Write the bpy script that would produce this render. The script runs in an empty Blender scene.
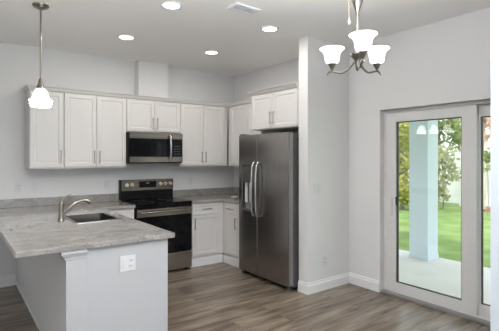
import bpy, bmesh, math, random
from mathutils import Vector, Matrix
random.seed(7)
SC = bpy.context.scene
COL = SC.collection
PI = math.pi

# ------------------------------------------------------------------ camera
CAM = (-3.7275, -5.4241, 1.5063); YAW = 0.6411
cd = bpy.data.cameras.new('camera'); cam = bpy.data.objects.new('camera', cd); COL.objects.link(cam)
cd.sensor_fit = 'HORIZONTAL'; cd.sensor_width = 36; cd.lens = 398.7/499*36
cd.shift_y = -8.3/499; cd.clip_start = .05; cd.clip_end = 300
cam.location = CAM; cam.rotation_euler = (PI/2, 0, -YAW)
SC.camera = cam
LX_ = -7.0
# ------------------------------------------------------------------ world, sun, daylight, exposure
W = bpy.data.worlds.new('sky'); SC.world = W; W.use_nodes = True
bg = W.node_tree.nodes['Background']; bg.inputs[0].default_value = (.90, .96, 1, 1); bg.inputs[1].default_value = 2.3
def light(name, kind, loc, rot, energy, color, **kw):
    l = bpy.data.lights.new(name, kind); o = bpy.data.objects.new(name, l); COL.objects.link(o)
    o.location = loc; o.rotation_euler = rot; l.energy = energy; l.color = color
    for k, v in kw.items(): setattr(l, k, v)
    return o
light('sun', 'SUN', (0, 0, 8), (math.radians(38), 0, math.radians(-55)), 2.6, (1, .96, .88), angle=.2)
# daylight coming in through the big windows behind the camera
light('rear_window_daylight', 'AREA', (-2.3, -9.3, 1.5), (PI/2, 0, 0), 22, (.62, .80, 1), shape='RECTANGLE', size=2.2, size_y=2.1)
light('side_fill', 'AREA', (LX_+.05, -3.2, 1.5), (0, -PI/2, 0), 10, (.80, .88, 1), shape='RECTANGLE', size=1.6, size_y=2.0)  # added fill for faces turned left; this wall has no window
# added fill panel above the frame, aimed up to bounce off the ceiling
light('ceiling_bounce_fill', 'AREA', (-2.9, -4.8, 2.05), (PI, 0, 0), 172, (.95, .975, 1), shape='RECTANGLE', size=1.6, size_y=1.6)
VS = SC.view_settings
VS.view_transform = 'Standard'; VS.look = 'None'; VS.exposure = 0.0; VS.gamma = 1; VS.use_curve_mapping = False

# ------------------------------------------------------------------ materials
def mat(name, color, rough=.5, metal=0., **kw):
    m = bpy.data.materials.new(name); m.use_nodes = True
    b = m.node_tree.nodes['Principled BSDF']
    b.inputs['Base Color'].default_value = (*color, 1); b.inputs['Roughness'].default_value = rough; b.inputs['Metallic'].default_value = metal
    for k, v in kw.items(): b.inputs[k.replace('_', ' ')].default_value = v
    return m
def nodes(m): return m.node_tree.nodes, m.node_tree.links, m.node_tree.nodes['Principled BSDF']
def ramp(n, stops):
    r = n.new('ShaderNodeValToRGB'); e = r.color_ramp.elements
    while len(e) < len(stops): e.new(.5)
    for el, (p, c) in zip(e, stops): el.position = p; el.color = (*c, 1)
    return r
def mapping(n, l, scale, rot=(0, 0, 0)):
    t = n.new('ShaderNodeTexCoord'); mp = n.new('ShaderNodeMapping'); l.new(t.outputs['Object'], mp.inputs[0])
    mp.inputs['Scale'].default_value = scale; mp.inputs['Rotation'].default_value = rot
    return mp
def noise_mat(name, stops, scale, rough=.5, stretch=(1, 1, 1), detail=4, bump=0., metal=0.):
    m = mat(name, stops[0][1], rough, metal); n, l, b = nodes(m)
    mp = mapping(n, l, stretch); t = n.new('ShaderNodeTexNoise'); t.inputs['Scale'].default_value = scale; t.inputs['Detail'].default_value = detail
    l.new(mp.outputs[0], t.inputs['Vector']); r = ramp(n, stops); l.new(t.outputs['Fac'], r.inputs[0]); l.new(r.outputs[0], b.inputs['Base Color'])
    if bump:
        bp = n.new('ShaderNodeBump'); bp.inputs['Strength'].default_value = bump; bp.inputs['Distance'].default_value = .01
        l.new(t.outputs['Fac'], bp.inputs['Height']); l.new(bp.outputs[0], b.inputs['Normal'])
    return m
M = {}
M['wall'] = noise_mat('wall_paint', [(.3, (.735, .724, .722)), (.7, (.75, .739, .737))], 60, .75, bump=.03)
M['ceiling'] = noise_mat('ceiling_paint', [(.3, (.925, .915, .90)), (.7, (.935, .925, .91))], 90, .85, bump=.05)
M['trim'] = noise_mat('white_trim', [(.3, (.80, .80, .81)), (.7, (.81, .81, .82))], 20, .4)
M['cab'] = noise_mat('cabinet_white', [(.3, (.685, .66, .645)), (.7, (.695, .67, .655))], 15, .38)
M['daylit_white'] = noise_mat('daylit_wall_paint', [(.3, (.63, .67, .76)), (.7, (.64, .68, .77))], 15, .5)  # white wall with the cool daylight tint put into its colour
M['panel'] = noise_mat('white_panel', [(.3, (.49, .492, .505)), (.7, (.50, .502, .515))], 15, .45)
M['vinyl'] = noise_mat('vinyl_frame', [(.3, (.69, .68, .665)), (.7, (.71, .70, .685))], 20, .4)
M['gasket'] = noise_mat('black_gasket', [(.3, (.012, .014, .014)), (.7, (.02, .022, .022))], 40, .5)
M['sill'] = noise_mat('sill_aluminium', [(.3, (.22, .215, .21)), (.7, (.26, .255, .25))], 40, .45)
M['nickel'] = noise_mat('brushed_nickel', [(.3, (.235, .215, .18)), (.7, (.32, .29, .25))], 60, .28, (1, 1, 8), metal=1)
M['chrome'] = noise_mat('satin_chrome', [(.3, (.48, .47, .455)), (.7, (.58, .57, .555))], 40, .2, metal=1)
M['pull'] = noise_mat('satin_nickel_pull', [(.3, (.44, .43, .415)), (.7, (.52, .51, .495))], 40, .25, metal=1)
M['sinksteel'] = noise_mat('sink_steel', [(.3, (.12, .11, .10)), (.7, (.16, .148, .137))], 40, .28, metal=1)
def steel(name, a, b_, rough):
    m = noise_mat(name, [(.3, a), (.7, b_)], 30, rough, (1, 1, .03), metal=1); return m
M['steel'] = noise_mat('appliance_steel', [(.3, (.34, .303, .268)), (.7, (.46, .415, .372))], 30, .24, (.05, 1, 1), metal=1)
M['dark_steel'] = noise_mat('dark_stainless', [(.3, (.35, .332, .325)), (.7, (.41, .392, .382))], 30, .25, (1, .6, .02), metal=1)
M['door_edge'] = noise_mat('fridge_door_edge', [(.3, (.30, .29, .285)), (.7, (.34, .33, .325))], 30, .35, metal=1)
M['fridge_side'] = noise_mat('fridge_side', [(.3, (.075, .073, .073)), (.7, (.09, .088, .088))], 80, .5)
M['black'] = noise_mat('black_enamel', [(.3, (.010, .010, .011)), (.7, (.014, .014, .015))], 20, .3)
M['black'].node_tree.nodes['Principled BSDF'].inputs['Specular IOR Level'].default_value = .15
M['blackglass'] = noise_mat('black_glass', [(.3, (.005, .005, .006)), (.7, (.007, .007, .008))], 10, .07); M['blackglass'].node_tree.nodes['Principled BSDF'].inputs['Specular IOR Level'].default_value = .22
M['smoked'] = noise_mat('smoked_panel', [(.3, (.075, .065, .06)), (.7, (.095, .085, .08))], 20, .15)
M['grey_plastic'] = noise_mat('grey_plastic', [(.3, (.20, .20, .21)), (.7, (.25, .25, .26))], 30, .35)
M['knob'] = noise_mat('knob_metal', [(.3, (.70, .62, .50)), (.7, (.78, .70, .58))], 30, .3, metal=.7)
M['plate'] = noise_mat('plate_plastic', [(.3, (.68, .68, .685)), (.7, (.71, .71, .715))], 30, .35)
M['slot'] = noise_mat('plate_slot', [(.3, (.10, .10, .10)), (.7, (.14, .14, .14))], 30, .5)
M['paper'] = noise_mat('white_card', [(.3, (.88, .88, .88)), (.7, (.9, .9, .9))], 30, .5)
M['stucco'] = noise_mat('pale_blue_stucco', [(.3, (.735, .83, .94)), (.7, (.765, .86, .96))], 60, .8, bump=.2)
M['concrete'] = noise_mat('patio_concrete', [(.3, (.64, .63, .625)), (.7, (.72, .71, .705))], 4, .8, detail=8, bump=.1)
M['fence'] = noise_mat('white_vinyl_fence', [(.3, (.86, .87, .88)), (.7, (.89, .90, .91))], 3, .45)
M['lawn'] = noise_mat('lawn_green', [(.25, (.12, .20, .045)), (.5, (.19, .30, .075)), (.75, (.31, .39, .15))], 2.2, .9, detail=10, bump=.6)
M['mulch'] = noise_mat('red_mulch', [(.3, (.20, .07, .04)), (.7, (.38, .18, .12))], 14, .95, detail=6, bump=.6)
M['bark'] = noise_mat('bark', [(.3, (.16, .12, .085)), (.7, (.34, .27, .20))], 12, .9, (1, 1, .25), bump=.5)
M['palebark'] = noise_mat('pale_bark', [(.3, (.52, .45, .36)), (.7, (.72, .66, .57))], 10, .9, (1, 1, 2.5), bump=.4)
def leafmat(name, a, b_, c):
    m = noise_mat(name, [(.3, a), (.5, b_), (.72, c)], 3.5, .55, detail=3)
    n, l, b = nodes(m); out = [x for x in n if x.type == 'OUTPUT_MATERIAL'][0]
    tr = n.new('ShaderNodeBsdfTranslucent'); mx = n.new('ShaderNodeMixShader'); mx.inputs[0].default_value = .35
    rp = [x for x in n if x.type == 'VALTORGB'][0]; l.new(rp.outputs[0], tr.inputs[0])
    l.new(b.outputs[0], mx.inputs[1]); l.new(tr.outputs[0], mx.inputs[2]); l.new(mx.outputs[0], out.inputs[0])
    return m
M['leaf_yellow'] = leafmat('yellow_green_leaf', (.26, .32, .06), (.50, .52, .13), (.70, .64, .22))
M['leaf_green'] = leafmat('green_leaf', (.14, .22, .06), (.30, .38, .13), (.50, .52, .26))
M['leaf_olive'] = leafmat('olive_leaf', (.28, .31, .15), (.45, .47, .26), (.64, .63, .42))
M['leaf_dry'] = leafmat('dry_leaf', (.34, .18, .10), (.60, .41, .28), (.82, .68, .54))

def counter_mat():
    m = mat('granite', (.5, .48, .46), .08); n, l, b = nodes(m)
    mp = mapping(n, l, (1, 1, 1))
    t1 = n.new('ShaderNodeTexNoise'); t1.inputs['Scale'].default_value = 6.5; t1.inputs['Detail'].default_value = 9; t1.inputs['Roughness'].default_value = .62; t1.inputs['Distortion'].default_value = 1.1
    t2 = n.new('ShaderNodeTexNoise'); t2.inputs['Scale'].default_value = 75; t2.inputs['Detail'].default_value = 4
    mp2 = mapping(n, l, (.8, 1.15, 1), (0, 0, .6))
    l.new(mp2.outputs[0], t1.inputs['Vector']); l.new(mp.outputs[0], t2.inputs['Vector'])
    r1 = ramp(n, [(.25, (.20, .184, .172)), (.44, (.315, .294, .278)), (.56, (.37, .347, .328)), (.75, (.47, .443, .42))])
    r2 = ramp(n, [(.30, (.55, .54, .53)), (.5, (1, 1, 1)), (.72, (1.0, 1.0, 1.0))])
    l.new(t1.outputs['Fac'], r1.inputs[0]); l.new(t2.outputs['Fac'], r2.inputs[0])
    mx = n.new('ShaderNodeMix'); mx.data_type = 'RGBA'; mx.blend_type = 'MULTIPLY'; mx.inputs[0].default_value = .8
    l.new(r1.outputs[0], mx.inputs[6]); l.new(r2.outputs[0], mx.inputs[7]); l.new(mx.outputs[2], b.inputs['Base Color'])
    return m
M['granite'] = counter_mat()

def floor_mat():
    m = mat('plank_floor', (.3, .25, .2), .26); n, l, b = nodes(m)
    mp = mapping(n, l, (1, 1, 1))
    br = n.new('ShaderNodeTexBrick'); br.offset = .37; br.inputs['Scale'].default_value = 1
    br.inputs['Brick Width'].default_value = 1.22; br.inputs['Row Height'].default_value = .182; br.inputs['Mortar Size'].default_value = .0016; br.inputs['Mortar Smooth'].default_value = .2
    br.inputs['Color1'].default_value = (0, 0, 0, 1); br.inputs['Color2'].default_value = (1, 1, 1, 1); br.inputs['Mortar'].default_value = (.2, .2, .2, 1)
    l.new(mp.outputs[0], br.inputs['Vector'])
    # each plank shifts the grain so neighbours differ
    sep = n.new('ShaderNodeVectorMath'); sep.operation = 'MULTIPLY_ADD'; sep.inputs[1].default_value = (7, 3, 5)
    l.new(br.outputs['Color'], sep.inputs[0])
    mp2 = mapping(n, l, (1.1, 9, 1)); l.new(mp2.outputs[0], sep.inputs[2])
    g = n.new('ShaderNodeTexNoise'); g.inputs['Scale'].default_value = 1.5; g.inputs['Detail'].default_value = 7; g.inputs['Roughness'].default_value = .6; g.inputs['Distortion'].default_value = .5
    l.new(sep.outputs[0], g.inputs['Vector'])
    r = ramp(n, [(.30, (.070, .053, .040)), (.45, (.148, .116, .086)), (.56, (.215, .173, .131)), (.72, (.31, .258, .202))])
    l.new(g.outputs['Fac'], r.inputs[0])
    tone = ramp(n, [(0, (.74, .73, .73)), (1, (1.14, 1.13, 1.12))]); l.new(br.outputs['Color'], tone.inputs[0])
    mx = n.new('ShaderNodeMix'); mx.data_type = 'RGBA'; mx.blend_type = 'MULTIPLY'; mx.inputs[0].default_value = 1
    l.new(r.outputs[0], mx.inputs[6]); l.new(tone.outputs[0], mx.inputs[7])
    gap = n.new('ShaderNodeMix'); gap.data_type = 'RGBA'; l.new(br.outputs['Fac'], gap.inputs[0]); l.new(mx.outputs[2], gap.inputs[6]); gap.inputs[7].default_value = (.06, .045, .035, 1)
    l.new(gap.outputs[2], b.inputs['Base Color'])
    bp = n.new('ShaderNodeBump'); bp.inputs['Strength'].default_value = .08; bp.inputs['Distance'].default_value = .01
    l.new(g.outputs['Fac'], bp.inputs['Height']); l.new(bp.outputs[0], b.inputs['Normal'])
    return m
M['floor'] = floor_mat()
def glow(name, color, strength):
    m = mat(name, (.9, .9, .88), .3); b = m.node_tree.nodes['Principled BSDF']
    b.inputs['Emission Color'].default_value = (*color, 1); b.inputs['Emission Strength'].default_value = strength
    return m
M['shade'] = glow('lit_opal_glass', (1, .98, .95), 1.6)
M['pendant_shade'] = glow('lit_ribbed_glass', (1, .98, .95), 9)
M['lens'] = glow('lit_lens', (1, .97, .92), 6)
M['display'] = mat('clock_display', (.10, .13, .14), .3); M['display'].node_tree.nodes['Principled BSDF'].inputs['Emission Color'].default_value = (.5, .75, .85, 1); M['display'].node_tree.nodes['Principled BSDF'].inputs['Emission Strength'].default_value = .08
def glass_mat():
    m = bpy.data.materials.new('window_glass'); m.use_nodes = True; n = m.node_tree.nodes; l = m.node_tree.links
    n.remove(n['Principled BSDF']); out = n['Material Output']
    t = n.new('ShaderNodeBsdfTransparent'); t.inputs[0].default_value = (.985, .995, .99, 1)
    g = n.new('ShaderNodeBsdfGlossy'); g.inputs['Roughness'].default_value = 0
    lw = n.new('ShaderNodeLayerWeight'); lw.inputs[0].default_value = .5
    pw = n.new('ShaderNodeMath'); pw.operation = 'POWER'; pw.inputs[1].default_value = 5; l.new(lw.outputs['Facing'], pw.inputs[0])
    f = n.new('ShaderNodeMath'); f.operation = 'MULTIPLY_ADD'; f.inputs[1].default_value = .95; f.inputs[2].default_value = .045; l.new(pw.outputs[0], f.inputs[0])
    x = n.new('ShaderNodeMixShader'); l.new(f.outputs[0], x.inputs[0]); l.new(t.outputs[0], x.inputs[1]); l.new(g.outputs[0], x.inputs[2]); l.new(x.outputs[0], out.inputs[0])
    return m
M['glass'] = glass_mat()

# ------------------------------------------------------------------ geometry helpers
def box(bm, x0, x1, y0, y1, z0, z1, bev=0, seg=2):
    vs = [bm.verts.new((x, y, z)) for x in sorted((x0, x1)) for y in sorted((y0, y1)) for z in sorted((z0, z1))]
    fs = [bm.faces.new([vs[i] for i in f]) for f in ((0, 1, 3, 2), (4, 6, 7, 5), (0, 4, 5, 1), (2, 3, 7, 6), (0, 2, 6, 4), (1, 5, 7, 3))]
    if bev:
        es = list({e for f in fs for e in f.edges})
        bmesh.ops.bevel(bm, geom=es, offset=bev, segments=seg, affect='EDGES', profile=.5)
def B(*boxes, bev=0):
    bm = bmesh.new()
    for b in boxes: box(bm, *b, bev=bev)
    return bm
def tube(bm, pts, r, n=10, caps=True):
    pts = [Vector(p) for p in pts]; rs = r if isinstance(r, (list, tuple)) else [r]*len(pts)
    rings = []; up = None
    for i, p in enumerate(pts):
        t = (pts[min(i+1, len(pts)-1)] - pts[max(i-1, 0)]).normalized()
        if up is None:
            up = Vector((0, 0, 1)) if abs(t.z) < .9 else Vector((1, 0, 0))
        a = (up - t*up.dot(t)).normalized(); b = t.cross(a); up = a
        rings.append([bm.verts.new(p + (a*math.cos(2*PI*k/n) + b*math.sin(2*PI*k/n))*rs[i]) for k in range(n)])
    for q, w in zip(rings, rings[1:]):
        for k in range(n): bm.faces.new((q[k], q[(k+1) % n], w[(k+1) % n], w[k]))
    if caps: bm.faces.new(rings[0][::-1]); bm.faces.new(rings[-1])
def smooth_path(pts, k=6):
    P = [Vector(p) for p in pts]; P = [P[0]*2-P[1]] + P + [P[-1]*2-P[-2]]; out = []
    for i in range(1, len(P)-2):
        a, b, c, d = P[i-1:i+3]
        for j in range(k):
            t = j/k; out.append(.5*((2*b)+(c-a)*t+(2*a-5*b+4*c-d)*t*t+(3*b-a-3*c+d)*t**3))
    out.append(P[-2]); return out
def lathe(bm, prof, c=(0, 0, 0), n=28, cap=True):
    c = Vector(c); rings = []
    for r, z in prof:
        rings.append([bm.verts.new(c + Vector((r*math.cos(2*PI*k/n), r*math.sin(2*PI*k/n), z))) for k in range(n)])
    for q, w in zip(rings, rings[1:]):
        for k in range(n): bm.faces.new((q[k], q[(k+1) % n], w[(k+1) % n], w[k]))
    if cap:
        for q in (rings[0], rings[-1]):
            try: bm.faces.new(q)
            except ValueError: pass
def cells(bm, us, vs, keep, w0, w1, f):
    """slab on a grid of cells with holes; f maps (u,v,w) to a point"""
    cache = {}
    def V(i, j, w):
        k = (i, j, w)
        if k not in cache: cache[k] = bm.verts.new(f(us[i], vs[j], w0 if w == 0 else w1))
        return cache[k]
    nu, nv = len(us)-1, len(vs)-1
    K = lambda i, j: 0 <= i < nu and 0 <= j < nv and keep(.5*(us[i]+us[i+1]), .5*(vs[j]+vs[j+1]))
    for i in range(nu):
        for j in range(nv):
            if not K(i, j): continue
            for w in (0, 1): bm.faces.new((V(i, j, w), V(i+1, j, w), V(i+1, j+1, w), V(i, j+1, w)))
            for di, dj, a, b in ((-1, 0, (i, j), (i, j+1)), (1, 0, (i+1, j), (i+1, j+1)), (0, -1, (i, j), (i+1, j)), (0, 1, (i, j+1), (i+1, j+1))):
                if not K(i+di, j+dj): bm.faces.new((V(*a, 0), V(*b, 0), V(*b, 1), V(*a, 1)))
def root_of(o):
    while o.parent: o = o.parent
    return o
def obj(name, bm, material, parent=None, smooth=False, base=None):
    """link bm (in world coordinates) as ONE mesh object"""
    bmesh.ops.recalc_face_normals(bm, faces=bm.faces)
    o = bpy.data.objects.new(name, bpy.data.meshes.new(name)); COL.objects.link(o)
    if parent:
        o.parent = parent; L = root_of(parent).location
    else:
        if base is None:
            xs = [v.co for v in bm.verts]
            base = Vector(((min(v.x for v in xs)+max(v.x for v in xs))/2, (min(v.y for v in xs)+max(v.y for v in xs))/2, min(v.z for v in xs)))
        L = Vector(base); o.location = L
    bmesh.ops.translate(bm, verts=bm.verts, vec=-L)
    if smooth:
        for f in bm.faces: f.smooth = True
        for e in bm.edges:
            if len(e.link_faces) == 2 and e.calc_face_angle(0) > .7: e.smooth = False
    bm.to_mesh(o.data); bm.free(); o.data.materials.append(material)
    return o
def thing(name, label, cat, loc, group=None, kind=None):
    o = bpy.data.objects.new(name, None); COL.objects.link(o); o.location = loc; o.empty_display_size = .1
    return tag(o, label, cat, group, kind)
def tag(o, label, cat, group=None, kind=None):
    o['label'] = label; o['category'] = cat
    if group: o['group'] = group
    if kind: o['kind'] = kind
    return o
def struct(name, bm, m, label, cat, **kw): return tag(obj(name, bm, m, **kw), label, cat, kind='structure')
def bevmod(o, w=.003, seg=2):
    md = o.modifiers.new('bevel', 'BEVEL'); md.width = w; md.segments = seg; md.limit_method = 'ANGLE'
    return o

# ------------------------------------------------------------------ setting
H = 2.84; RX = .10; LX = -7.0; RY = -9.5
bm = B((LX-.15, .3, RY-.15, .15, -.12, 0)); struct('floor', bm, M['floor'], 'grey brown wood plank floor of the kitchen and dining area', 'floor', base=(0, 0, 0))
bm = B((LX-.15, .3, RY-.15, .15, H, H+.15)); struct('ceiling', bm, M['ceiling'], 'flat white painted ceiling with recessed lights', 'ceiling')
struct('wall_back', B((LX, .3, 0, .15, 0, H)), M['wall'], 'pale grey back wall behind the range and upper cabinets', 'wall')
struct('wall_left', B((LX-.15, LX, RY, .15, 0, H)), M['wall'], 'pale grey wall closing the room on the left, out of frame', 'wall')
struct('wall_kitchen_side', B((0, .3, -2.15, -.0005, 0, H)), M['wall'], 'pale grey kitchen side wall behind the refrigerator', 'wall')
struct('wall_stub', B((-.595, RX, -2.295, -2.152, 0, H), bev=.004), M['wall'], 'short pale grey wall beside the refrigerator with light switches', 'wall')
DY0, DY1, DZ = -2.728, -4.62, 2.03
bm = bmesh.new()
cells(bm, [RY, DY1, DY0, -2.152], [0, DZ, H], lambda u, v: not (DY1 < u < DY0 and v < DZ), RX, .30, lambda u, v, w: (w, u, v))
struct('wall_right', bm, M['wall'], 'pale grey dining wall around the sliding glass door', 'wall')
bm = bmesh.new()
cells(bm, [LX-.15, -5.6, -.9, .3], [0, .35, 2.6, H], lambda u, v: not (-5.6 < u < -.9 and .35 < v < 2.6), RY-.15, RY, lambda u, v, w: (u, w, v))
struct('wall_rear', bm, M['wall'], 'grey wall with wide windows behind the viewer', 'wall')
struct('wall_foreground', B((-1.2, -1.06, RY, -4.397, 0, H)), M['daylit_white'], 'bright white wall edge cutting off the right side of the sliding door', 'wall')
struct('wall_chase', B((-1.683, -1.243, -.15, -.0005, 2.30, H)), M['wall'], 'boxed duct chase rising from the cabinets to the ceiling above the range', 'wall')
def base_profile(path, h=.125, t=.016):
    """baseboard following a floor path; the room is to the left of travel"""
    bm = bmesh.new(); prof = [(0, 0), (t, 0), (t, h*.72), (t*.6, h*.80), (t*.5, h*.96), (t*.2, h), (0, h)]
    P = [Vector(p) for p in path]; rings = []
    for i, p in enumerate(P):
        ns = []
        for a, b in ((i-1, i), (i, i+1)):
            if 0 <= a and b < len(P):
                d = (P[b]-P[a]).normalized(); ns.append(Vector((-d.y, d.x)))
        nn = ns[0] if len(ns) == 1 else (ns[0]+ns[1])/(1+ns[0].dot(ns[1]))
        rings.append([bm.verts.new((p.x+nn.x*o, p.y+nn.y*o, z)) for o, z in prof])
    for q, w in zip(rings, rings[1:]):
        for k in range(len(prof)): bm.faces.new((q[k], w[k], w[(k+1) % len(prof)], q[(k+1) % len(prof)]))
    bm.faces.new(rings[0]); bm.faces.new(rings[-1])
    return bm
struct('baseboard_stub', base_profile([(RX-.001, DY0), (RX-.001, -2.296), (-.596, -2.296), (-.596, -2.155)]), M['trim'], 'white baseboard along the short wall and up to the sliding door', 'baseboard')
struct('baseboard_back', base_profile([(-3.128, -.001), (LX, -.001)]), M['trim'], 'white baseboard on the back wall left of the peninsula', 'baseboard')

# rear windows (behind the viewer)
for i, x0 in enumerate((-5.6, -4.033, -2.467)):
    w = thing('window_%d' % (i+2), 'white framed window in the wall behind the viewer, number %d from the left wall' % (i+1), 'window', (x0+.78, RY-.1, .35), kind='structure')
    bm = bmesh.new(); cells(bm, [x0+.004, x0+.07, x0+1.493, x0+1.563], [.354, .42, 1.46, 1.5, 2.53, 2.596], lambda u, v, a=x0: not (a+.07 < u < a+1.493 and (.42 < v < 1.46 or 1.5 < v < 2.53)), RY-.12, RY-.06, lambda u, v, w: (u, w, v))
    obj('window_frame', bm, M['vinyl'], w)

# ------------------------------------------------------------------ sliding glass door
door = thing('door_1', 'white vinyl sliding glass patio door with two panes', 'door', (.2, -3.67, 0), kind='structure')
y0, y1 = DY0-.002, DY1+.002
bm = bmesh.new(); cells(bm, [y1, y1+.028, y0-.028, y0], [.001, .03, 1.995, DZ-.002], lambda u, v: not (y1+.028 < u < y0-.028 and .03 < v < 1.995), .165, .288, lambda u, v, w: (w, u, v))
bevmod(obj('door_frame', bm, M['vinyl'], door), .003)
def slider_panel(name, ya, yb, x0, x1, gya, gyb, gz0, gz1, zt):
    bm = bmesh.new(); cells(bm, [yb, gyb, gya, ya], [.032, gz0, gz1, zt], lambda u, v: not (gyb < u < gya and gz0 < v < gz1), x0, x1, lambda u, v, w: (w, u, v))
    p = bevmod(obj(name, bm, M['vinyl'], door), .004)
    g = .008; bm = bmesh.new()
    cells(bm, [gyb+.0005, gyb+g, gya-g, gya-.0005], [gz0+.0005, gz0+g, gz1-g, gz1-.0005], lambda u, v: not (gyb+g < u < gya-g and gz0+g < v < gz1-g), x0+.012, x1-.006, lambda u, v, w: (w, u, v))
    obj('gasket', bm, M['gasket'], p)
    return p
def pane(parent, ya, yb, za, zb, xa, ta, xb, tb):
    """glass sheet; its two faces lean by ta / tb about the vertical (bowed insulated glass)"""
    bm = bmesh.new(); ym = (ya+yb)/2; vs = []
    for xc, t in ((xa, ta), (xb, tb)):
        for y, z in ((ya, za), (yb, za), (yb, zb), (ya, zb)):
            vs.append(bm.verts.new((xc+math.tan(t)*(y-ym), y, z)))
    for f in ((0, 1, 2, 3), (4, 5, 6, 7), (0, 1, 5, 4), (1, 2, 6, 5), (2, 3, 7, 6), (3, 0, 4, 7)): bm.faces.new([vs[k] for k in f])
    return obj('pane', bm, M['glass'], parent)
p1 = slider_panel('sliding_panel', y0-.029, -3.722, .167, .218, -2.884, -3.585, .135, 1.892, 1.993)
A_ = .031
pane(p1, -2.890, -3.579, .141, 1.886, .179, A_, .191, 0)
pane(p1, -2.890, -3.579, .141, 1.886, .2030, -A_, .2034, -A_)
p2 = slider_panel('fixed_panel', -3.640, y1+.029, .220, .262, -3.736, -4.48, .135, 1.885, 1.9945)
pane(p2, -3.742, -4.474, .141, 1.879, .239, 0, .243, 0)
bm = B((.150, .1695, -2.842, -2.822, .86, 1.06), bev=.004); obj('pull_handle', bm, M['vinyl'], door)
bm = B((.166, .186, -2.905, -2.876, .985, 1.075), bev=.004); obj('latch', bm, M['gasket'], door)
obj('sill_track', B((.103, .1645, y1+.002, y0-.002, .001, .026), bev=.003), M['sill'], door)

# ------------------------------------------------------------------ outdoors
struct('patio_slab', B((.302, 2.33, -7, .6, -.20, -.05)), M['concrete'], 'pale concrete patio slab outside the sliding door', 'patio')
bm = bmesh.new(); box(bm, -12, 60, -40, 50, -.5, -.22)
struct('ground', bm, M['lawn'], 'soil under the lawn and house', 'ground')
bm = bmesh.new(); us = [2.331+i*.45 for i in range(40)]; vs = [-14+i*.6 for i in range(46)]
grid = [[bm.verts.new((u, v, -.122+random.uniform(-.003, .002))) for v in vs] for u in us]
for i in range(len(us)-1):
    for j in range(len(vs)-1): bm.faces.new((grid[i][j], grid[i+1][j], grid[i+1][j+1], grid[i][j+1]))
r = bmesh.ops.extrude_face_region(bm, geom=bm.faces[:])
bmesh.ops.translate(bm, verts=[v for v in r['geom'] if isinstance(v, bmesh.types.BMVert)], vec=(0, 0, -.06))
tag(obj('lawn', bm, M['lawn'], smooth=True), 'bright green mown lawn between the patio and the white fence', 'lawn', kind='stuff')
colm = thing('porch_column', 'square pale blue stucco column on the patio corner', 'column', (2.14, -2.08, -.05))
obj('shaft', B((1.99, 2.29, -2.23, -1.93, -.049, 2.62), bev=.006), M['stucco'], colm)
obj('plinth', B((1.982, 2.298, -2.238, -1.922, -.05, .01), bev=.004), M['stucco'], colm)
struct('porch_roof', B((.302, 2.40, -7, .6, 2.62, 2.80)), M['trim'], 'white porch roof over the patio', 'roof')

# white vinyl privacy fence
FA, FB = Vector((9.9, 6.2)), Vector((9.9, -4.2)); fd = (FB-FA).normalized(); fn = Vector((-fd.y, fd.x)); FL = (FB-FA).length
fence = thing('privacy_fence', 'white vinyl privacy fence across the far side of the lawn', 'fence', ((FA.x+FB.x)/2, (FA.y+FB.y)/2, -.118))
def fbox(bm, s0, s1, t0, t1, z0, z1):
    vs = []
    for s in (s0, s1):
        for t in (t0, t1):
            for z in (z0, z1):
                q = FA+fd*s+fn*t; vs.append(bm.verts.new((q.x, q.y, z)))
    for f in ((0, 1, 3, 2), (4, 6, 7, 5), (0, 4, 5, 1), (2, 3, 7, 6), (0, 2, 6, 4), (1, 5, 7, 3)): bm.faces.new([vs[i] for i in f])
s = 0; n_ = 6; span = FL/n_
for k in range(n_+1):
    bm = bmesh.new(); fbox(bm, k*span-.06, k*span+.06, -.06, .06, -.118, 1.66); fbox(bm, k*span-.075, k*span+.075, -.075, .075, 1.66, 1.70)
    obj('post', bm, M['fence'], fence)
    if k < n_:
        bm = bmesh.new(); fbox(bm, k*span+.06, (k+1)*span-.06, -.025, .025, -.05, .06); fbox(bm, k*span+.06, (k+1)*span-.06, -.025, .025, 1.45, 1.55)
        m_ = int((span-.12)/.15)
        for q in range(m_):
            a = k*span+.06+q*(span-.12)/m_; fbox(bm, a+.004, a+(span-.12)/m_-.004, -.012, .012, .06, 1.45)
        obj('panel', bm, M['fence'], fence)

def leaf_cloud(bm, blobs, n, size, droop=0):
    for _ in range(n):
        c, r = random.choices(blobs, weights=[b[1][0]*b[1][2] for b in blobs])[0]
        while True:
            d = Vector((random.uniform(-1, 1), random.uniform(-1, 1), random.uniform(-1, 1)))
            if .3 < d.length < 1: break
        p = Vector(c)+Vector((d.x*r[0], d.y*r[1], d.z*r[2])); p.z = max(p.z, .06)
        a = Vector((random.gauss(0, 1), random.gauss(0, 1), random.gauss(0, .6)-droop)).normalized()
        b = a.orthogonal().normalized(); b.rotate(Matrix.Rotation(random.uniform(0, 2*PI), 3, a)); s_ = size*random.uniform(.6, 1.4)
        w = .38 if not droop else .16
        q = [p, p+a*s_*.5+b*s_*w, p+a*s_, p+a*s_*.5-b*s_*w]
        bm.faces.new([bm.verts.new(v) for v in q])
def tree(name, label, cat, x, y, blobs, n, size, leaf, trunk_r=.07, droop=0, bark='bark', group=None, top=None):
    t = thing(name, label, cat, (x, y, -.118), group or ('trees beyond the fence' if cat == 'tree' else 'garden shrubs'))
    bl = [((x+b[0], y+b[1], b[2]), b[3]) for b in blobs]
    bm = bmesh.new(); leaf_cloud(bm, bl, n, size, droop); obj('foliage', bm, M[leaf], t)
    bm = bmesh.new(); zt = top or max(b[0][2] for b in bl)
    tube(bm, smooth_path([(x, y, -.105), (x+.03, y-.02, zt*.4), (x-.03, y+.03, zt)]), trunk_r, 8)
    for c, r in bl:
        tube(bm, smooth_path([(x, y, c[2]*.35), ((x+c[0])/2, (y+c[1])/2, c[2]*.7), c], 4), trunk_r*.35, 6)
    obj('trunk', bm, M[bark], t)
    return t
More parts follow.
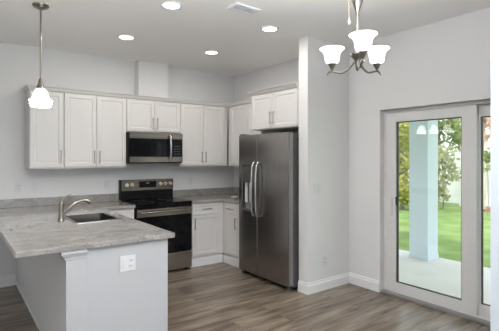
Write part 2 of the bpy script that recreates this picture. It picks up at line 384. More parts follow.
def px(u, y, X=None, d=None):
    """ground direction helper used while laying out the garden: pixel column and depth give a spot on the plan"""
    k = (u-249.5)/398.7; s_, c_ = math.sin(YAW), math.cos(YAW)
    return (CAM[0]+d*(s_+k*c_), CAM[1]+d*(c_-k*s_))
x, y = px(402, 0, d=12.4)
tree('garden_shrub', 'tall yellow green shrub seen left of the porch column', 'shrub', x, y, [(0, 0, 2.3, (.55, .55, .6)), (.1, .2, 1.25, (.5, .5, .5)), (-.1, 0, .5, (.48, .48, .42)), (.1, -.1, .3, (.5, .5, .3))], 2900, .13, 'leaf_yellow')
x, y = px(443, 0, d=12.6)
tree('weeping_shrub', 'loose olive shrub in front of the white fence right of the column', 'shrub', x, y, [(-.1, 0, 1.55, (.45, .45, .35)), (-.25, .15, .75, (.36, .36, .45)), (.1, -.2, 1.0, (.34, .34, .3)), (-.2, .1, .3, (.4, .4, .25))], 1050, .12, 'leaf_olive', .016)
x, y = px(438, 0, d=17)
tree('garden_tree', 'green tree behind the fence right of the porch column', 'tree', x, y, [(0, 0, 3.3, (.9, .9, .8)), (.3, -.6, 2.5, (.6, .6, .5)), (-.3, .5, 2.1, (.7, .7, .5))], 1500, .17, 'leaf_green', .10)
x, y = px(459, 0, d=19.5)
tree('garden_tree', 'pale drooping tree beyond the fence near the middle door stile', 'tree', x, y, [(0, 0, 3.2, (.6, .6, .8)), (.2, -.2, 2.3, (.5, .5, .6))], 650, .26, 'leaf_olive', .05, droop=1.2)
x, y = px(410, 0, d=23.5)
tree('garden_tree', 'broad yellow green tree mostly hidden behind the porch column', 'tree', x, y, [(0, 0, 3.0, (1.3, 1.3, 1.2)), (-.6, .6, 2.6, (.8, .8, .8))], 1800, .2, 'leaf_yellow', .12)
# palm with a skirt of dry fronds
x, y = px(482.6, 0, d=11.95)
palm = thing('palm_tree', 'slim palm with dry brown hanging fronds seen through the right pane', 'palm', (x, y, -.045))
bm = bmesh.new(); tube(bm, smooth_path([(x, y, -.045), (x+.01, y, .9), (x-.01, y+.02, 2.0)]), [.075]*6+[.065]*6+[.06], 12); obj('trunk', bm, M['palebark'], palm)
bm = bmesh.new()
for k in range(46):
    a = random.uniform(0, 2*PI); L_ = random.uniform(.3, .58); z = random.uniform(1.95, 2.75); dx, dy = math.cos(a), math.sin(a)
    p0 = Vector((x, y, z)); p1_ = p0+Vector((dx*L_*.6, dy*L_*.6, random.uniform(-.05, .2))); p2_ = p0+Vector((dx*L_, dy*L_, -random.uniform(.25, .6)))
    sd = Vector((-dy, dx, 0)); pts = smooth_path([p0, p1_, p2_], 3)
    for q, w in zip(pts, pts[1:]):
        for j in range(3):
            for sg in (-1, 1):
                o = q.lerp(w, j/3); e = o+sd*sg*.10+Vector((dx*.05, dy*.05, -.10))
                bm.faces.new([bm.verts.new(v) for v in (o, o+(w-q)*.25, e)])
obj('dry_fronds', bm, M['leaf_dry'], palm)
x2, y2 = px(487.5, 0, d=10.9)
tree('young_shrub', 'small leafy green sprig standing beside the palm', 'shrub', x2, y2, [(0.03, 0, 1.55, (.13, .13, .2)), (-.02, .03, 1.2, (.08, .08, .1))], 130, .10, 'leaf_green', .008)
bm = bmesh.new(); us = [8.98+i*.094 for i in range(10)]; vs = [-3.6+i*.2 for i in range(20)]
grid = [[bm.verts.new((u, v, -.118 if i in (0, 9) else -.075+random.uniform(-.02, .02))) for v in vs] for i, u in enumerate(us)]
for i in range(len(us)-1):
    for j in range(len(vs)-1): bm.faces.new((grid[i][j], grid[i+1][j], grid[i+1][j+1], grid[i][j+1]))
tag(obj('mulch_bed', bm, M['mulch'], smooth=True), 'strip of reddish mulch along the foot of the white fence', 'mulch', kind='stuff')

# ------------------------------------------------------------------ cabinets
def place(loc, side):
    """local u right, -y out of the front, z up -> world; side 'back' faces -Y, 'right' faces -X, 'pen' faces +X"""
    ang = {'back': 0, 'right': -PI/2, 'pen': PI/2}[side]
    return Matrix.Translation(loc) @ Matrix.Rotation(ang, 4, 'Z')
def front_mesh(T, u0, u1, v0, v1, rail=.047, t=.02):
    bm = bmesh.new()
    def loop(i, y): return [bm.verts.new((u, y, v)) for u, v in ((u0+i, v0+i), (u1-i, v0+i), (u1-i, v1-i), (u0+i, v1-i))]
    L = [loop(0, 0), loop(0, -t+.003), loop(.003, -t), loop(rail-.003, -t), loop(rail, -t+.002), loop(rail+.007, -t+.0065), loop(rail+.022, -t+.005), loop(rail+.026, -t+.0045)]
    for a, b in zip(L, L[1:]):
        for k in range(4): bm.faces.new((a[k], a[(k+1) % 4], b[(k+1) % 4], b[k]))
    bm.faces.new(L[0]); bm.faces.new(L[-1]); bm.transform(T); return bm
def handle_mesh(T, u, v, horiz, L=.128, t=.02):
    bm = bmesh.new(); y = -t-.028
    d = (lambda k: (u+k, y, v)) if horiz else (lambda k: (u, y, v+k))
    f = (lambda k, yy: (u+k, yy, v)) if horiz else (lambda k, yy: (u, yy, v+k))
    tube(bm, [d(-L/2-.014), d(-L/2-.012), d(0), d(L/2+.012), d(L/2+.014)], [.004, .0062, .0062, .0062, .004], 10)
    for k in (-L/2, L/2): tube(bm, [f(k, -t-.0002), f(k, y)], .0048, 8)
    bm.transform(T); return bm
def cabinet(name, label, loc, side, Wd, D, z0, z1, fronts, toe=False, extra=()):
    T = place((loc[0], loc[1], 0), side)
    c = thing(name, label, 'cabinet', T @ Vector((Wd/2, D/2, 0 if toe else z0)), 'white base cabinets' if toe else 'white wall cabinets')
    bm = bmesh.new(); box(bm, .0005, Wd-.0005, 0, D, z0, z1, bev=.0012, seg=1); bm.transform(T); obj('body', bm, M['cab'], c)
    if toe:
        bm = bmesh.new(); box(bm, .0005, Wd-.0005, .012, .03, 0.001, z0-.0005); box(bm, .0005, Wd-.0005, .004, .0119, 0.001, z0-.02, bev=.003); bm.transform(T); obj('toe_kick', bm, M['trim'], c)
    for kind, u0, u1, v0, v1, hu, hv in fronts:
        f = obj(kind, front_mesh(T, u0, u1, v0, v1,   .034 if kind == 'drawer' else .047), M['cab'], c)
        if hu is not None: obj('handle', handle_mesh(T, hu, hv, kind == 'drawer'), M['pull'], f, smooth=True)
    return c
UZ0, UZ1, UF = 1.372, 2.275, -.325
g = .004
def two(Wd, v0, v1, hv, off=.032): return [('door', .006, Wd/2-g/2, v0, v1, Wd/2-off, hv), ('door', Wd/2+g/2, Wd-.006, v0, v1, Wd/2+off, hv)]
Xs = [-3.028, -2.668, -1.920, -1.149]
hz = 1.508
cabinet('wall_cabinet', 'narrow single door white wall cabinet at the left end behind the pendant', (Xs[0], UF), 'back', .36, .323, UZ0, UZ1, [('door', .006, .354, 1.392, 2.262, .354-.03, hz)])
cabinet('wall_cabinet', 'tall two door white wall cabinet left of the microwave', (Xs[1], UF), 'back', .748, .323, UZ0, UZ1, two(.748, 1.392, 2.262, hz))
cabinet('wall_cabinet', 'short two door white wall cabinet directly above the microwave', (Xs[2], UF), 'back', .771, .323, 1.836, UZ1, two(.771, 1.848, 2.262, 1.955))
cabinet('wall_cabinet', 'tall two door white wall cabinet right of the microwave', (Xs[3], UF), 'back', .80, .323, UZ0, UZ1, two(.735, 1.392, 2.262, hz))
cabinet('wall_cabinet', 'white wall cabinet turned on the side wall between corner and refrigerator', (-.325, -.326), 'right', .838, .323, UZ0, UZ1,
        [('door', .085, .49, 1.392, 2.262, .525-.07+.0, hz), ('door', .494, .832, 1.392, 2.262, .53, hz)])
cabinet('wall_cabinet', 'deep two door white cabinet above the refrigerator', (-.59, -1.288), 'right', .862, .588, 1.850, 2.300, two(.862, 1.862, 2.288, 1.985))
# crown mouldings
def crown(path, z, h=.045, out=.055):
    bm = bmesh.new(); prof = [(-.02, 0), (.004, 0), (.007, h*.22), (.012, h*.30), (.018, h*.70), (out*.9, h*.80), (out, h*.86), (out, h), (-.02, h)]
    P = [Vector(p) for p in path]; rings = []
    for i, p in enumerate(P):
        ns = []
        for a, b in ((i-1, i), (i, i+1)):
            if 0 <= a and b < len(P): d = (P[b]-P[a]).normalized(); ns.append(Vector((d.y, -d.x)))
        nn = ns[0] if len(ns) == 1 else (ns[0]+ns[1])/(1+ns[0].dot(ns[1]))
        rings.append([bm.verts.new((p.x+nn.x*o, p.y+nn.y*o, z+q)) for o, q in prof])
    for q, w in zip(rings, rings[1:]):
        for k in range(len(prof)): bm.faces.new((q[k], w[k], w[(k+1) % len(prof)], q[(k+1) % len(prof)]))
    bm.faces.new(rings[0]); bm.faces.new(rings[-1]); return bm
struct('trim_1', crown([(-3.028, -.002), (-3.028, -.345), (-.345, -.345), (-.345, -1.163)], 2.2755, .045, .032), M['cab'], 'white crown moulding along the top of the wall cabinets', 'moulding')
struct('trim_2', crown([(-.02, -1.288), (-.611, -1.288), (-.611, -2.151)], 2.3005, .050, .040), M['cab'], 'white crown moulding on the cabinet above the refrigerator', 'moulding')

BF = -.61; BZ = .875
def base_fronts(Wd, hside, a=.006, b=None):
    b = b or Wd-.006
    return [('drawer', a, b, .715, .862, (a+b)/2, .79), ('door', a, b, .155, .705, a+.03 if hside < 0 else b-.03, .60)]
cabinet('base_cabinet', 'white base cabinet with drawer and door right of the range', (-1.134, BF), 'back', .524, .607, .13, BZ, base_fronts(.524, -1, .018, .458), True)
cabinet('base_cabinet', 'white base cabinet on the side wall next to the refrigerator', (BF, BF-.0005), 'right', .543, .607, .13, BZ, base_fronts(.543, 1, .085, .39)+[('door', .396, .536, .155, .862, None, 0)], True)
cabinet('base_cabinet', 'white base cabinet with drawer between the range and the peninsula', (-2.372, BF), 'back', .452, .607, .13, BZ, base_fronts(.452, 1), True)

# peninsula: knee wall, end panel, pilaster and cabinet fronts towards the range
pen = thing('peninsula', 'white kitchen peninsula base with end panel and corner pilaster', 'peninsula', (-2.75, -1.5, 0))
obj('knee_wall', B((-3.109, -3.0, -2.5335, -.002, 0, BZ)), M['wall'], pen)
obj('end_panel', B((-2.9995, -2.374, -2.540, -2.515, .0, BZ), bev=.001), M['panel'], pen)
T = place((-2.398, -2.512, 0), 'pen')
bm = bmesh.new(); box(bm, 0, 1.84, 0, .018, .13, BZ); box(bm, 0, 1.84, .05, .06, .001, .13); bm.transform(T); obj('cabinet_face', bm, M['cab'], pen)
for u0, u1 in ((.01, .60), (.61, 1.06), (1.07, 1.52)):
    f = obj('door', front_mesh(T, u0, u1, .155, .86), M['cab'], pen); obj('handle', handle_mesh(T, u1-.035, .75, False), M['nickel'], f, smooth=True)
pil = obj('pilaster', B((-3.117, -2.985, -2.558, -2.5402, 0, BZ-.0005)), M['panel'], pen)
bm = bmesh.new()
prof = [(.0005, .812), (.006, .815), (.010, .830), (.024, .850), (.030, .858), (.030, .8745)]
rings = []
for o, z in prof: rings.append([bm.verts.new(p) for p in ((-2.985+.002, -2.5402, z), (-2.985+.002, -2.558-o*.55, z), (-3.118-o, -2.558-o*.55, z), (-3.118-o, -2.44, z), (-3.1092, -2.44, z), (-3.1092, -2.5402, z))])
for q, w in zip(rings, rings[1:]):
    for k in range(6): bm.faces.new((q[k], q[(k+1) % 6], w[(k+1) % 6], w[k]))
bm.faces.new(rings[0]); bm.faces.new(rings[-1]); obj('capital', bm, M['panel'], pil)
obj('pilaster_edge', B((-2.9848, -2.968, -2.549, -2.5402, 0, BZ-.001), bev=.003), M['panel'], pil)
obj('shoe_moulding', B((-3.124, -3.1092, -2.538, -.003, 0, .045), bev=.005), M['trim'], pen)

# worktops
CT0, CT1 = .8755, .914
def hole(u, v): return -2.835 < u < -2.435 and -1.645 < v < -1.065
bm = bmesh.new()
cells(bm, [-3.414, -2.835, -2.435, -2.325, -1.913], [-2.57, -1.645, -1.065, -.645, -.003], lambda u, v: (v > -.645 or u < -2.325) and not hole(u, v), CT0, CT1, lambda u, v, w: (u, v, w))
ct = bevmod(obj('countertop', bm, M['granite'], base=(0, 0, 0)), .006, 3); ct['group'] = 'granite countertops'
tag(ct, 'grey granite countertop over the peninsula running to the range, with sink cutout', 'countertop')
bevmod(obj('backsplash', B((-3.414, -1.913, -.022, -.0025, CT1, 1.016)), M['granite'], ct), .003)
bm = bmesh.new()
cells(bm, [-1.1325, -.645, -.003], [-1.165, -.645, -.003], lambda u, v: v > -.645 or u > -.645, CT0, CT1, lambda u, v, w: (u, v, w))
ct2 = bevmod(obj('countertop', bm, M['granite'], base=(0, 0, 0)), .006, 3); ct2['group'] = 'granite countertops'
tag(ct2, 'short grey granite corner countertop between the range and the refrigerator', 'countertop')
bm = bmesh.new(); cells(bm, [-1.1325, -.022, -.0025], [-1.165, -.022, -.0025], lambda u, v: v > -.022 or u > -.022, CT1, 1.016, lambda u, v, w: (u, v, w))
bevmod(obj('backsplash', bm, M['granite'], ct2), .003)

# sink
sk = thing('kitchen_sink', 'stainless steel sink set in the peninsula countertop', 'sink', (-2.635, -1.355, .70))
bm = bmesh.new()
def rr(x0, x1, y0, y1, r, z, n=5):
    out = []
    for cx, cy, a0 in ((x1-r, y1-r, 0), (x0+r, y1-r, PI/2), (x0+r, y0+r, PI), (x1-r, y0+r, 3*PI/2)):
        for k in range(n+1): a = a0+PI/2*k/n; out.append(bm.verts.new((cx+r*math.cos(a), cy+r*math.sin(a), z)))
    return out
h_ = (-2.835, -2.435, -1.645, -1.065)
def ins(d): return (h_[0]+d, h_[1]-d, h_[2]+d, h_[3]-d)
L = [rr(*ins(.0136), .04, .9149), rr(*ins(.014), .04, .912), rr(*ins(.022), .05, .75), rr(*ins(.045), .06, .728), rr(*ins(.16), .03, .724)]
def band(bm, L):
    for a, b in zip(L, L[1:]):
        for k in range(len(a)): bm.faces.new((a[k], a[(k+1) % len(a)], b[(k+1) % len(a)], b[k]))
band(bm, L); bm.faces.new(L[-1]); obj('basin', bm, M['sinksteel'], sk, smooth=True)
bm = bmesh.new()
band(bm, [rr(*ins(-.012), .03, .9145), rr(*ins(-.011), .03, .919), rr(*ins(.010), .04, .919), rr(*ins(.0135), .04, .915)]); obj('rim', bm, M['chrome'], sk, smooth=True)
bm = bmesh.new(); lathe(bm, [(.045, .7245), (.045, .7275), (.036, .7275), (.03, .7255), (.005, .7255)], (-2.635, -1.355, 0), 24); obj('drain', bm, M['chrome'], sk, smooth=True)
# faucet
fx, fy = -2.915, -1.41
fa = thing('faucet', 'brushed nickel single lever kitchen faucet behind the sink', 'faucet', (fx, fy, CT1))
bm = bmesh.new(); lathe(bm, [(.030, CT1+.0005), (.030, CT1+.008), (.025, CT1+.014), (.023, CT1+.05), (.0215, CT1+.12), (.021, CT1+.155), (.017, CT1+.168), (.008, CT1+.176)], (fx, fy, 0), 24); obj('body', bm, M['nickel'], fa, smooth=True)
bm = bmesh.new(); pts = smooth_path([(fx+.012, fy, CT1+.055), (fx+.06, fy, CT1+.105), (fx+.12, fy, CT1+.152), (fx+.19, fy, CT1+.178), (fx+.235, fy, CT1+.172), (fx+.262, fy, CT1+.150)], 5)
tube(bm, pts, [.0135]*(len(pts)-8)+[.014, .015, .0165, .018, .0195, .0195, .0185, .017], 14); obj('spout', bm, M['nickel'], fa, smooth=True)
bm = bmesh.new(); pts = smooth_path([(fx, fy, CT1+.16), (fx+.012, fy+.01, CT1+.195), (fx+.05, fy+.03, CT1+.222), (fx+.10, fy+.055, CT1+.236)], 4)
tube(bm, pts, [.014, .012, .010, .009, .008, .0075, .007, .0065, .006, .006, .0055, .005, .0045], 10); obj('lever', bm, M['nickel'], fa, smooth=True)

# ------------------------------------------------------------------ range
rx0, rx1, ry = -1.908, -1.137, -.655
rg = thing('range', 'black and stainless freestanding electric range', 'range', (-1.53, -.33, 0))
obj('body', B((rx0, rx1, ry+.03, -.003, .03, .904), bev=.003), M['black'], rg)
obj('cooktop', B((rx0-.001, rx1+.001, ry-.012, -.085, .9045, .924), bev=.005), M['blackglass'], rg)
bm = B((rx0+.003, rx1-.003, ry-.005, ry+.0295, .262, .903), bev=.004); dr = obj('oven_door', bm, M['blackglass'], rg)
obj('door_trim', B((rx0+.006, rx1-.006, ry-.009, ry-.0052, .755, .852), bev=.0015), M['steel'], dr)
bm = bmesh.new(); zh = .815; pts = smooth_path([(rx0+.05, ry-.0095, zh), (rx0+.055, ry-.045, zh), (rx0+.10, ry-.055, zh), (rx1-.10, ry-.055, zh), (rx1-.055, ry-.045, zh), (rx1-.05, ry-.0095, zh)], 5); tube(bm, pts, .0125, 12)
obj('handle', bm, M['steel'], dr, smooth=True)
obj('storage_drawer', B((rx0+.003, rx1-.003, ry-.004, ry+.0295, .035, .256), bev=.004), M['steel'], rg)
bgd = obj('backguard', B((rx0, rx1, -.0845, -.003, .9245, 1.195), bev=.006), M['black'], rg)
cp = obj('control_panel', B((rx0+.012, rx1-.004, -.094, -.0847, 1.045, 1.192), bev=.003), M['steel'], rg)
dp = obj('display', B((-1.655, -1.405, -.097, -.0942, 1.085, 1.172), bev=.001), M['blackglass'], cp)
obj('clock_glow', B((-1.552, -1.508, -.0976, -.0971, 1.138, 1.150)), M['display'], dp)
for kx in (-1.826, -1.752, -1.338, -1.262, -1.186):
    bm = bmesh.new(); lathe(bm, [(.026, 0), (.026, .004), (.022, .006), (.020, .026), (.017, .030), (.004, .031)], n=20)
    box(bm, -.003, .003, -.018, .018, .030, .035)
    bm.transform(Matrix.Translation((kx, -.0942, 1.126)) @ Matrix.Rotation(PI/2, 4, 'X')); obj('knob', bm, M['knob'], cp, smooth=True)
for bx, by, br_ in ((-1.72, -.24, .075), (-1.34, -.24, .09), (-1.72, -.50, .10), (-1.34, -.50, .075)):
    bm = bmesh.new(); lathe(bm, [(br_, .9241), (br_, .9244), (br_-.004, .9244), (br_-.004, .9241)], (bx, by, 0), 40, cap=False); obj('burner_ring', bm, M['grey_plastic'], rg)
for lx in (rx0+.05, rx1-.05):
    for ly in (ry+.08, -.06):
        bm = bmesh.new(); lathe(bm, [(.02, 0), (.02, .0295)], (lx, ly, 0), 12); obj('leveling_foot', bm, M['black'], rg)

# ------------------------------------------------------------------ microwave
mx0, mx1, my, mz0, mz1 = -1.917, -1.152, -.405, 1.425, 1.832
mw = thing('microwave', 'stainless over-the-range microwave with black glass door', 'microwave', (-1.535, -.2, mz0))
obj('body', B((mx0, mx1, my+.012, -.003, mz0, mz1), bev=.003), M['black'], mw)
dx1 = -1.312
d_ = obj('door', B((mx0+.012, dx1, my-.012, my+.0118, mz0+.012, mz1-.002), bev=.003), M['blackglass'], mw)
obj('top_band', B((mx0+.013, dx1-.001, my-.0145, my-.0122, 1.752, mz1-.004), bev=.001), M['steel'], d_)
obj('bottom_band', B((mx0+.013, dx1-.001, my-.0145, my-.0122, mz0+.014, 1.512), bev=.001), M['steel'], d_)
bm = bmesh.new(); hx = -1.352; pts = smooth_path([(hx, my-.0147, 1.80), (hx, my-.045, 1.785), (hx, my-.060, 1.70), (hx, my-.064, 1.625), (hx, my-.060, 1.55), (hx, my-.045, 1.47), (hx, my-.0147, 1.455)], 5); tube(bm, pts, .013, 12); obj('handle', bm, M['chrome'], d_, smooth=True)
c_ = obj('control_panel', B((dx1+.003, mx1-.002, my-.012, my+.0118, mz0+.012, mz1-.002), bev=.003), M['blackglass'], mw)
obj('top_band', B((dx1+.004, mx1-.003, my-.0145, my-.0122, 1.752, mz1-.004), bev=.001), M['steel'], c_)
obj('bottom_band', B((dx1+.004, mx1-.003, my-.0145, my-.0122, mz0+.014, 1.512), bev=.001), M['steel'], c_)
for i in range(3):
    for j in range(4): obj('key', B((dx1+.03+i*.036, dx1+.050+i*.036, my-.0126, my-.0122, 1.545+j*.036, 1.550+j*.036)), M['grey_plastic'], c_)
obj('vent_grille', B((mx0+.05, mx1-.05, my+.05, -.05, mz0-.004, mz0-.0005)), M['grey_plastic'], mw)

# ------------------------------------------------------------------ refrigerator
fx0, fya, fyb, fys = -.727, -1.170, -2.128, -1.562
fr = thing('refrigerator', 'dark stainless side-by-side refrigerator with ice dispenser', 'refrigerator', (-.36, -1.66, 0))
obj('body', B((-.652, -.03, fyb+.004, fya-.004,   .035, 1.775), bev=.004), M['fridge_side'], fr)
def fridge_door(name, a, b, holes=None):
    bm = bmesh.new(); dz0, dz1 = .055, 1.788
    if holes: cells(bm, [b, holes[1], holes[0], a], [dz0, holes[2], holes[3], dz1], lambda u, v: not (holes[1] < u < holes[0] and holes[2] < v < holes[3]), fx0, -.660, lambda u, v, w: (w, u, v))
    else: box(bm, fx0, -.660, b, a, dz0, dz1)
    return bevmod(obj(name, bm, M['dark_steel'], fr), .008, 3)
hl = (-1.245, -1.450, .83, 1.40)
fd_ = fridge_door('freezer_door', fya, fys+.003, hl)
rd_ = fridge_door('refrigerator_door', fys-.003, fyb)
obj('door_edge', B((fx0+.010, -.661, fyb-.0035, fyb-.0003, .06, 1.783)), M['door_edge'], rd_)
dsp = obj('dispenser', B((fx0+.055, -.6605, hl[1]+.001, hl[0]-.001, hl[2]+.001, hl[3]-.001)), M['grey_plastic'], fd_)
obj('dispenser_panel', B((fx0-.002, fx0+.0545, hl[1]+.002, hl[0]-.002, 1.19, hl[3]-.002), bev=.002), M['smoked'], dsp)
obj('dispenser_tray', B((fx0-.003, fx0+.0545, hl[1]+.002, hl[0]-.002, hl[2]+.002, hl[2]+.022), bev=.002), M['door_edge'], dsp)
for py in (-1.30, -1.395):
    obj('dispenser_paddle', B((fx0+.02, fx0+.035, py-.022, py+.022, .93, 1.185), bev=.003), M['plate'], dsp)
for hy, pr in ((fys+.042, fd_), (fys-.042, rd_)):
    bm = bmesh.new(); pts = smooth_path([(fx0-.0005, hy, 1.44), (fx0-.03, hy, 1.425), (fx0-.052, hy, 1.36), (fx0-.062, hy, 1.12), (fx0-.052, hy, .86), (fx0-.03, hy, .795), (fx0-.0005, hy, .78)], 6)
    tube(bm, pts, .0115, 12); obj('handle', bm, M['chrome'], pr, smooth=True)
obj('grille', B((-.665, -.60, fyb+.01, fya-.01, .012, .052), bev=.003), M['black'], fr)
for hy in (fya-.04, fyb+.045):
    obj('hinge_cap', B((-.72, -.60, hy-.03, hy+.03, 1.7885, 1.803), bev=.004), M['black'], fr)
    obj('foot', B((-.705, -.63, hy-.022, hy+.022, 0, .034), bev=.006), M['door_edge'], fr)
for hy in (fya-.06, fyb+.06): obj('roller', B((-.14, -.08, hy-.02, hy+.02, 0, .0345), bev=.006), M['black'], fr)
bm = B((fx0-.0012, fx0-.0002, -2.045, -1.985, 1.742, 1.752)); obj('badge', bm, M['chrome'], rd_)

# ------------------------------------------------------------------ wall plates
def plate(kind, label, T, gangs, cat):
    """local x right, -y out, z up, centred"""
    w = .07+.046*(len(gangs)-1); t = thing(kind, label, cat, T @ Vector((0, 0, 0)), 'white light switch plates' if cat == 'light switch' else 'white wall outlets')
    bm = bmesh.new(); box(bm, -w/2, w/2, -.006, -.0006, -.057, .057, bev=.002); bm.transform(T); obj('cover_plate', bm, M['plate'], t)
    for k, gk in enumerate(gangs):
        x = (k-(len(gangs)-1)/2)*.046
        if gk == 's':
            bm = bmesh.new(); box(bm, x-.016, x+.016, -.010, -.0062, -.033, .033, bev=.002); bm.transform(T); obj('rocker', bm, M['plate'], t)
        else:
            for zz in (.02, -.02):
                bm = bmesh.new(); box(bm, x-.016, x+.016, -.008, -.0062, zz-.014, zz+.014, bev=.003); bm.transform(T); rc = obj('receptacle', bm, M['plate'], t)
                bm = bmesh.new(); box(bm, x-.008, x-.005, -.0086, -.0081, zz-.004, zz+.006); box(bm, x+.005, x+.008, -.0086, -.0081, zz-.004, zz+.006); box(bm, x-.002, x+.002, -.0086, -.0081, zz-.010, zz-.006); bm.transform(T); obj('slots', bm, M['slot'], rc)
TR = Matrix.Translation
plate('light_switch', 'white double light switch plate on the short wall beside the refrigerator', TR((-.44, -2.295, 1.155)), 'ss', 'light switch')
plate('wall_outlet', 'white outlet low on the short wall above the baseboard', TR((-.318, -2.295, .33)), 'o', 'outlet')
plate('wall_outlet', 'white switch and outlet plate on the peninsula end panel', TR((-2.692, -2.540, .728)), 'so', 'outlet')
plate('wall_outlet', 'white outlet on the back wall nearest the left frame edge, above the backsplash', TR((-3.096, 0, 1.15)), 'o', 'outlet')
plate('light_switch', 'white wall plate under the left end of the wall cabinets', TR((-2.921, 0, 1.15)), 's', 'light switch')
plate('wall_outlet', 'white outlet on the back wall just left of the range', TR((-2.062, 0, 1.15)), 'o', 'outlet')
plate('wall_outlet', 'white outlet on the back wall right of the range', TR((-.80, 0, 1.14)), 'o', 'outlet')
# card on the corner counter
bm = B((-.385, -.300, -.535, -.475, CT1+.0005, CT1+.010), bev=.001); cb = tag(obj('card_box', bm, M['paper']), 'small white flat item on the corner counter beside the refrigerator', 'box')

# ------------------------------------------------------------------ ceiling fittings
def can(x, y, label):
    t = thing('recessed_light', label, 'ceiling light', (x, y, H-.012), 'recessed kitchen ceiling lights')
    bm = bmesh.new(); lathe(bm, [(.098, H-.0005), (.096, H-.006), (.082, H-.010), (.074, H-.008), (.074, H-.0005)], (x, y, 0), 36, cap=False); obj('trim_ring', bm, M['trim'], t, smooth=True)
    bm = bmesh.new(); lathe(bm, [(.0735, H-.001), (.0735, H-.005), (.05, H-.0085), (.02, H-.010), (.002, H-.0104)], (x, y, 0), 36); obj('lens', bm, M['lens'], t, smooth=True)
    light('recessed_lamp', 'AREA', (x, y, H-.016), (0, 0, 0), 6.2, (1, .965, .92), shape='DISK', size=.14)
can(-2.186, -2.215, 'round recessed ceiling light nearest the viewer, beside the ceiling vent')
can(-2.178, -1.060, 'round recessed ceiling light in front of the wall cabinets left of the duct chase')
can(-1.086, -1.080, 'round recessed ceiling light towards the far right kitchen corner, smallest of the four')
can(-1.086, -2.235, 'round recessed ceiling light in front of the cabinet above the refrigerator')
vt = thing('ceiling_vent', 'white rectangular air vent in the ceiling near the recessed lights', 'vent', (-1.63, -2.535, H-.02))
bm = bmesh.new(); cells(bm, [-1.765, -1.74, -1.52, -1.495], [-2.61, -2.585, -2.485, -2.46], lambda u, v: not (-1.74 < u < -1.52 and -2.585 < v < -2.485), H-.014, H-.0005, lambda u, v, w: (u, v, w)); bevmod(obj('vent_frame', bm, M['trim'], vt), .003)
obj('backing', B((-1.7395, -1.5205, -2.5845, -2.4855, H-.003, H-.0006)), M['slot'], vt)
for k in range(7):
    yy = -2.578+k*.0145; bm = bmesh.new(); box(bm, -1.7395, -1.5205, -.0065, .0065, -.001, .001); bm.transform(TR((0, yy, H-.009)) @ Matrix.Rotation(.7, 4, 'X') ); obj('louver', bm, M['trim'], vt)

# pendant over the peninsula
px_, py_ = -3.103, -1.523
pd = thing('pendant_light', 'nickel rod pendant with stepped white glass shade over the peninsula', 'pendant light', (px_, py_, 1.93))
bm = bmesh.new(); lathe(bm, [(.068, H-.0005), (.068, H-.008), (.060, H-.020), (.035, H-.032), (.014, H-.038), (.010, H-.045)], (px_, py_, 0), 32); obj('canopy', bm, M['nickel'], pd, smooth=True)
bm = bmesh.new(); tube(bm, [(px_, py_, H-.045), (px_, py_, 2.18)], .0075, 12); obj('rod', bm, M['nickel'], pd, smooth=True)
bm = bmesh.new(); lathe(bm, [(.009, 2.20), (.016, 2.185), (.022, 2.15), (.030, 2.13), (.033, 2.104), (.010, 2.103)], (px_, py_, 0), 28); obj('socket_cup', bm, M['nickel'], pd, smooth=True)
bm = bmesh.new(); lathe(bm, [(r_*.97, 2.022+(z_-2.022)*.92) for r_, z_ in ((.034, 2.112), (.046, 2.100), (.056, 2.075), (.063, 2.045), (.075, 2.020), (.097, 2.004), (.098, 2.000), (.080, 1.992), (.076, 1.986), (.092, 1.974), (.092, 1.969), (.076, 1.962), (.073, 1.957), (.085, 1.952), (.085, 1.946), (.078, 1.942), (.074, 1.943), (.070, 1.96), (.060, 2.03), (.040, 2.095), (.030, 2.108))], (px_, py_, 0), 40, cap=False); obj('shade', bm, M['pendant_shade'], pd, smooth=True)
light('pendant_bulb', 'POINT', (px_, py_, 2.0), (0, 0, 0), 4, (1, .95, .88), shadow_soft_size=.02)

# chandelier
sy, cy_ = math.sin(YAW), math.cos(YAW)
ccx, ccy = CAM[0]+2.45*sy+.663*cy_, CAM[1]+2.45*cy_-.663*sy
ch = thing('chandelier', 'brushed nickel chandelier with three upturned white glass bell shades', 'chandelier', (ccx, ccy, 2.03))
bm = bmesh.new(); lathe(bm, [(.004, 2.035), (.010, 2.045), (.013, 2.07), (.015, 2.10), (.030, 2.116), (.044, 2.134), (.044, 2.142), (.025, 2.15), (.011, 2.16), (.009, 2.17), (.0085, 2.36), (.010, 2.40), (.022, 2.425), (.034, 2.465), (.036, 2.50), (.022, 2.53), (.010, 2.545), (.004, 2.55)], (ccx, ccy, 0), 28); obj('stem', bm, M['nickel'], ch, smooth=True)
for k in range(7):
    zc = 2.565+k*.034; bm = bmesh.new(); ps = []
    for j in range(13):
        a = 2*PI*j/12; ps.append((ccx+(.010*math.cos(a) if k % 2 else 0), ccy+(0 if k % 2 else .010*math.cos(a)), zc+.021*math.sin(a)))
    tube(bm, ps, .003, 6, caps=False); obj('chain_link', bm, M['nickel'], ch, smooth=True)
bm = bmesh.new(); lathe(bm, [(.065, H-.0005), (.065, H-.008), (.050, H-.022), (.015, H-.032), (.006, H-.045), (.004, H-.058)], (ccx, ccy, 0), 28); obj('canopy', bm, M['nickel'], ch, smooth=True)
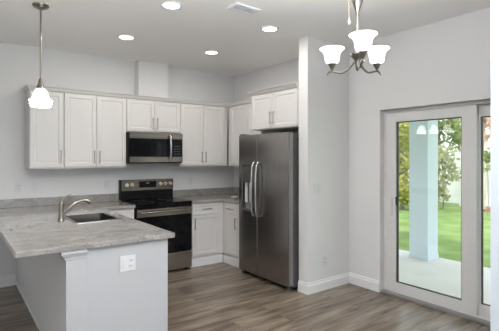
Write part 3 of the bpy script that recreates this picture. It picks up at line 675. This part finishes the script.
bm = bmesh.new(); wx, wy = ccx-.052*cy_, ccy+.052*sy
tube(bm, smooth_path([(ccx-.01*cy_, ccy+.01*sy, 2.52), (wx, wy, 2.50), (wx, wy, 2.40), (wx+.002, wy, 2.355)], 6), .0028, 8); obj('loose_wire', bm, M['bark'], ch)
bm = bmesh.new(); lathe(bm, [(.003, 2.325), (.006, 2.332), (.006, 2.345), (.003, 2.356)], (wx+.002, wy, 0), 10); obj('wire_nut', bm, M['plate'], ch)
for (r_, d_0) in ((-.020, -.195), (-.135, .10), (.152, .10)):
    v = Vector((d_0*sy+r_*cy_, d_0*cy_-r_*sy, 0)); R_ = v.length; v.normalize(); side = Vector((-v.y, v.x, 0)); c0 = Vector((ccx, ccy, 0))
    P = lambda rr_, z, s=0: c0+v*rr_+side*s+Vector((0, 0, z))
    bm = bmesh.new(); pts = smooth_path([P(.010, 2.105), P(.030, 2.082), P(.062, 2.052), P(.10, 2.038), P(.14, 2.046), P(R_, 2.056), P(R_+.022, 2.050), P(R_+.036, 2.034)], 5)
    tube(bm, pts, [.0065]*(len(pts)-6)+[.006, .0055, .005, .0045, .004, .0035], 10); arm = obj('arm', bm, M['nickel'], ch, smooth=True)
    q = c0+v*R_
    bm = bmesh.new(); lathe(bm, [(.006, 2.056), (.008, 2.07), (.014, 2.078), (.020, 2.092), (.026, 2.100), (.026, 2.106), (.010, 2.107)], (q.x, q.y, 0), 24); obj('socket_cup', bm, M['nickel'], arm, smooth=True)
    bm = bmesh.new(); lathe(bm, [(.030, 2.107), (.041, 2.112), (.046, 2.13), (.049, 2.155), (.054, 2.172), (.065, 2.187), (.079, 2.197), (.079, 2.200), (.064, 2.191), (.052, 2.175), (.045, 2.155), (.042, 2.13), (.037, 2.116), (.02, 2.111)], (q.x, q.y, 0), 36, cap=False); obj('shade', bm, M['shade'], arm, smooth=True)
    light('chandelier_bulb', 'POINT', (q.x, q.y, 2.14), (0, 0, 0), 8, (1, .97, .94), shadow_soft_size=.02)
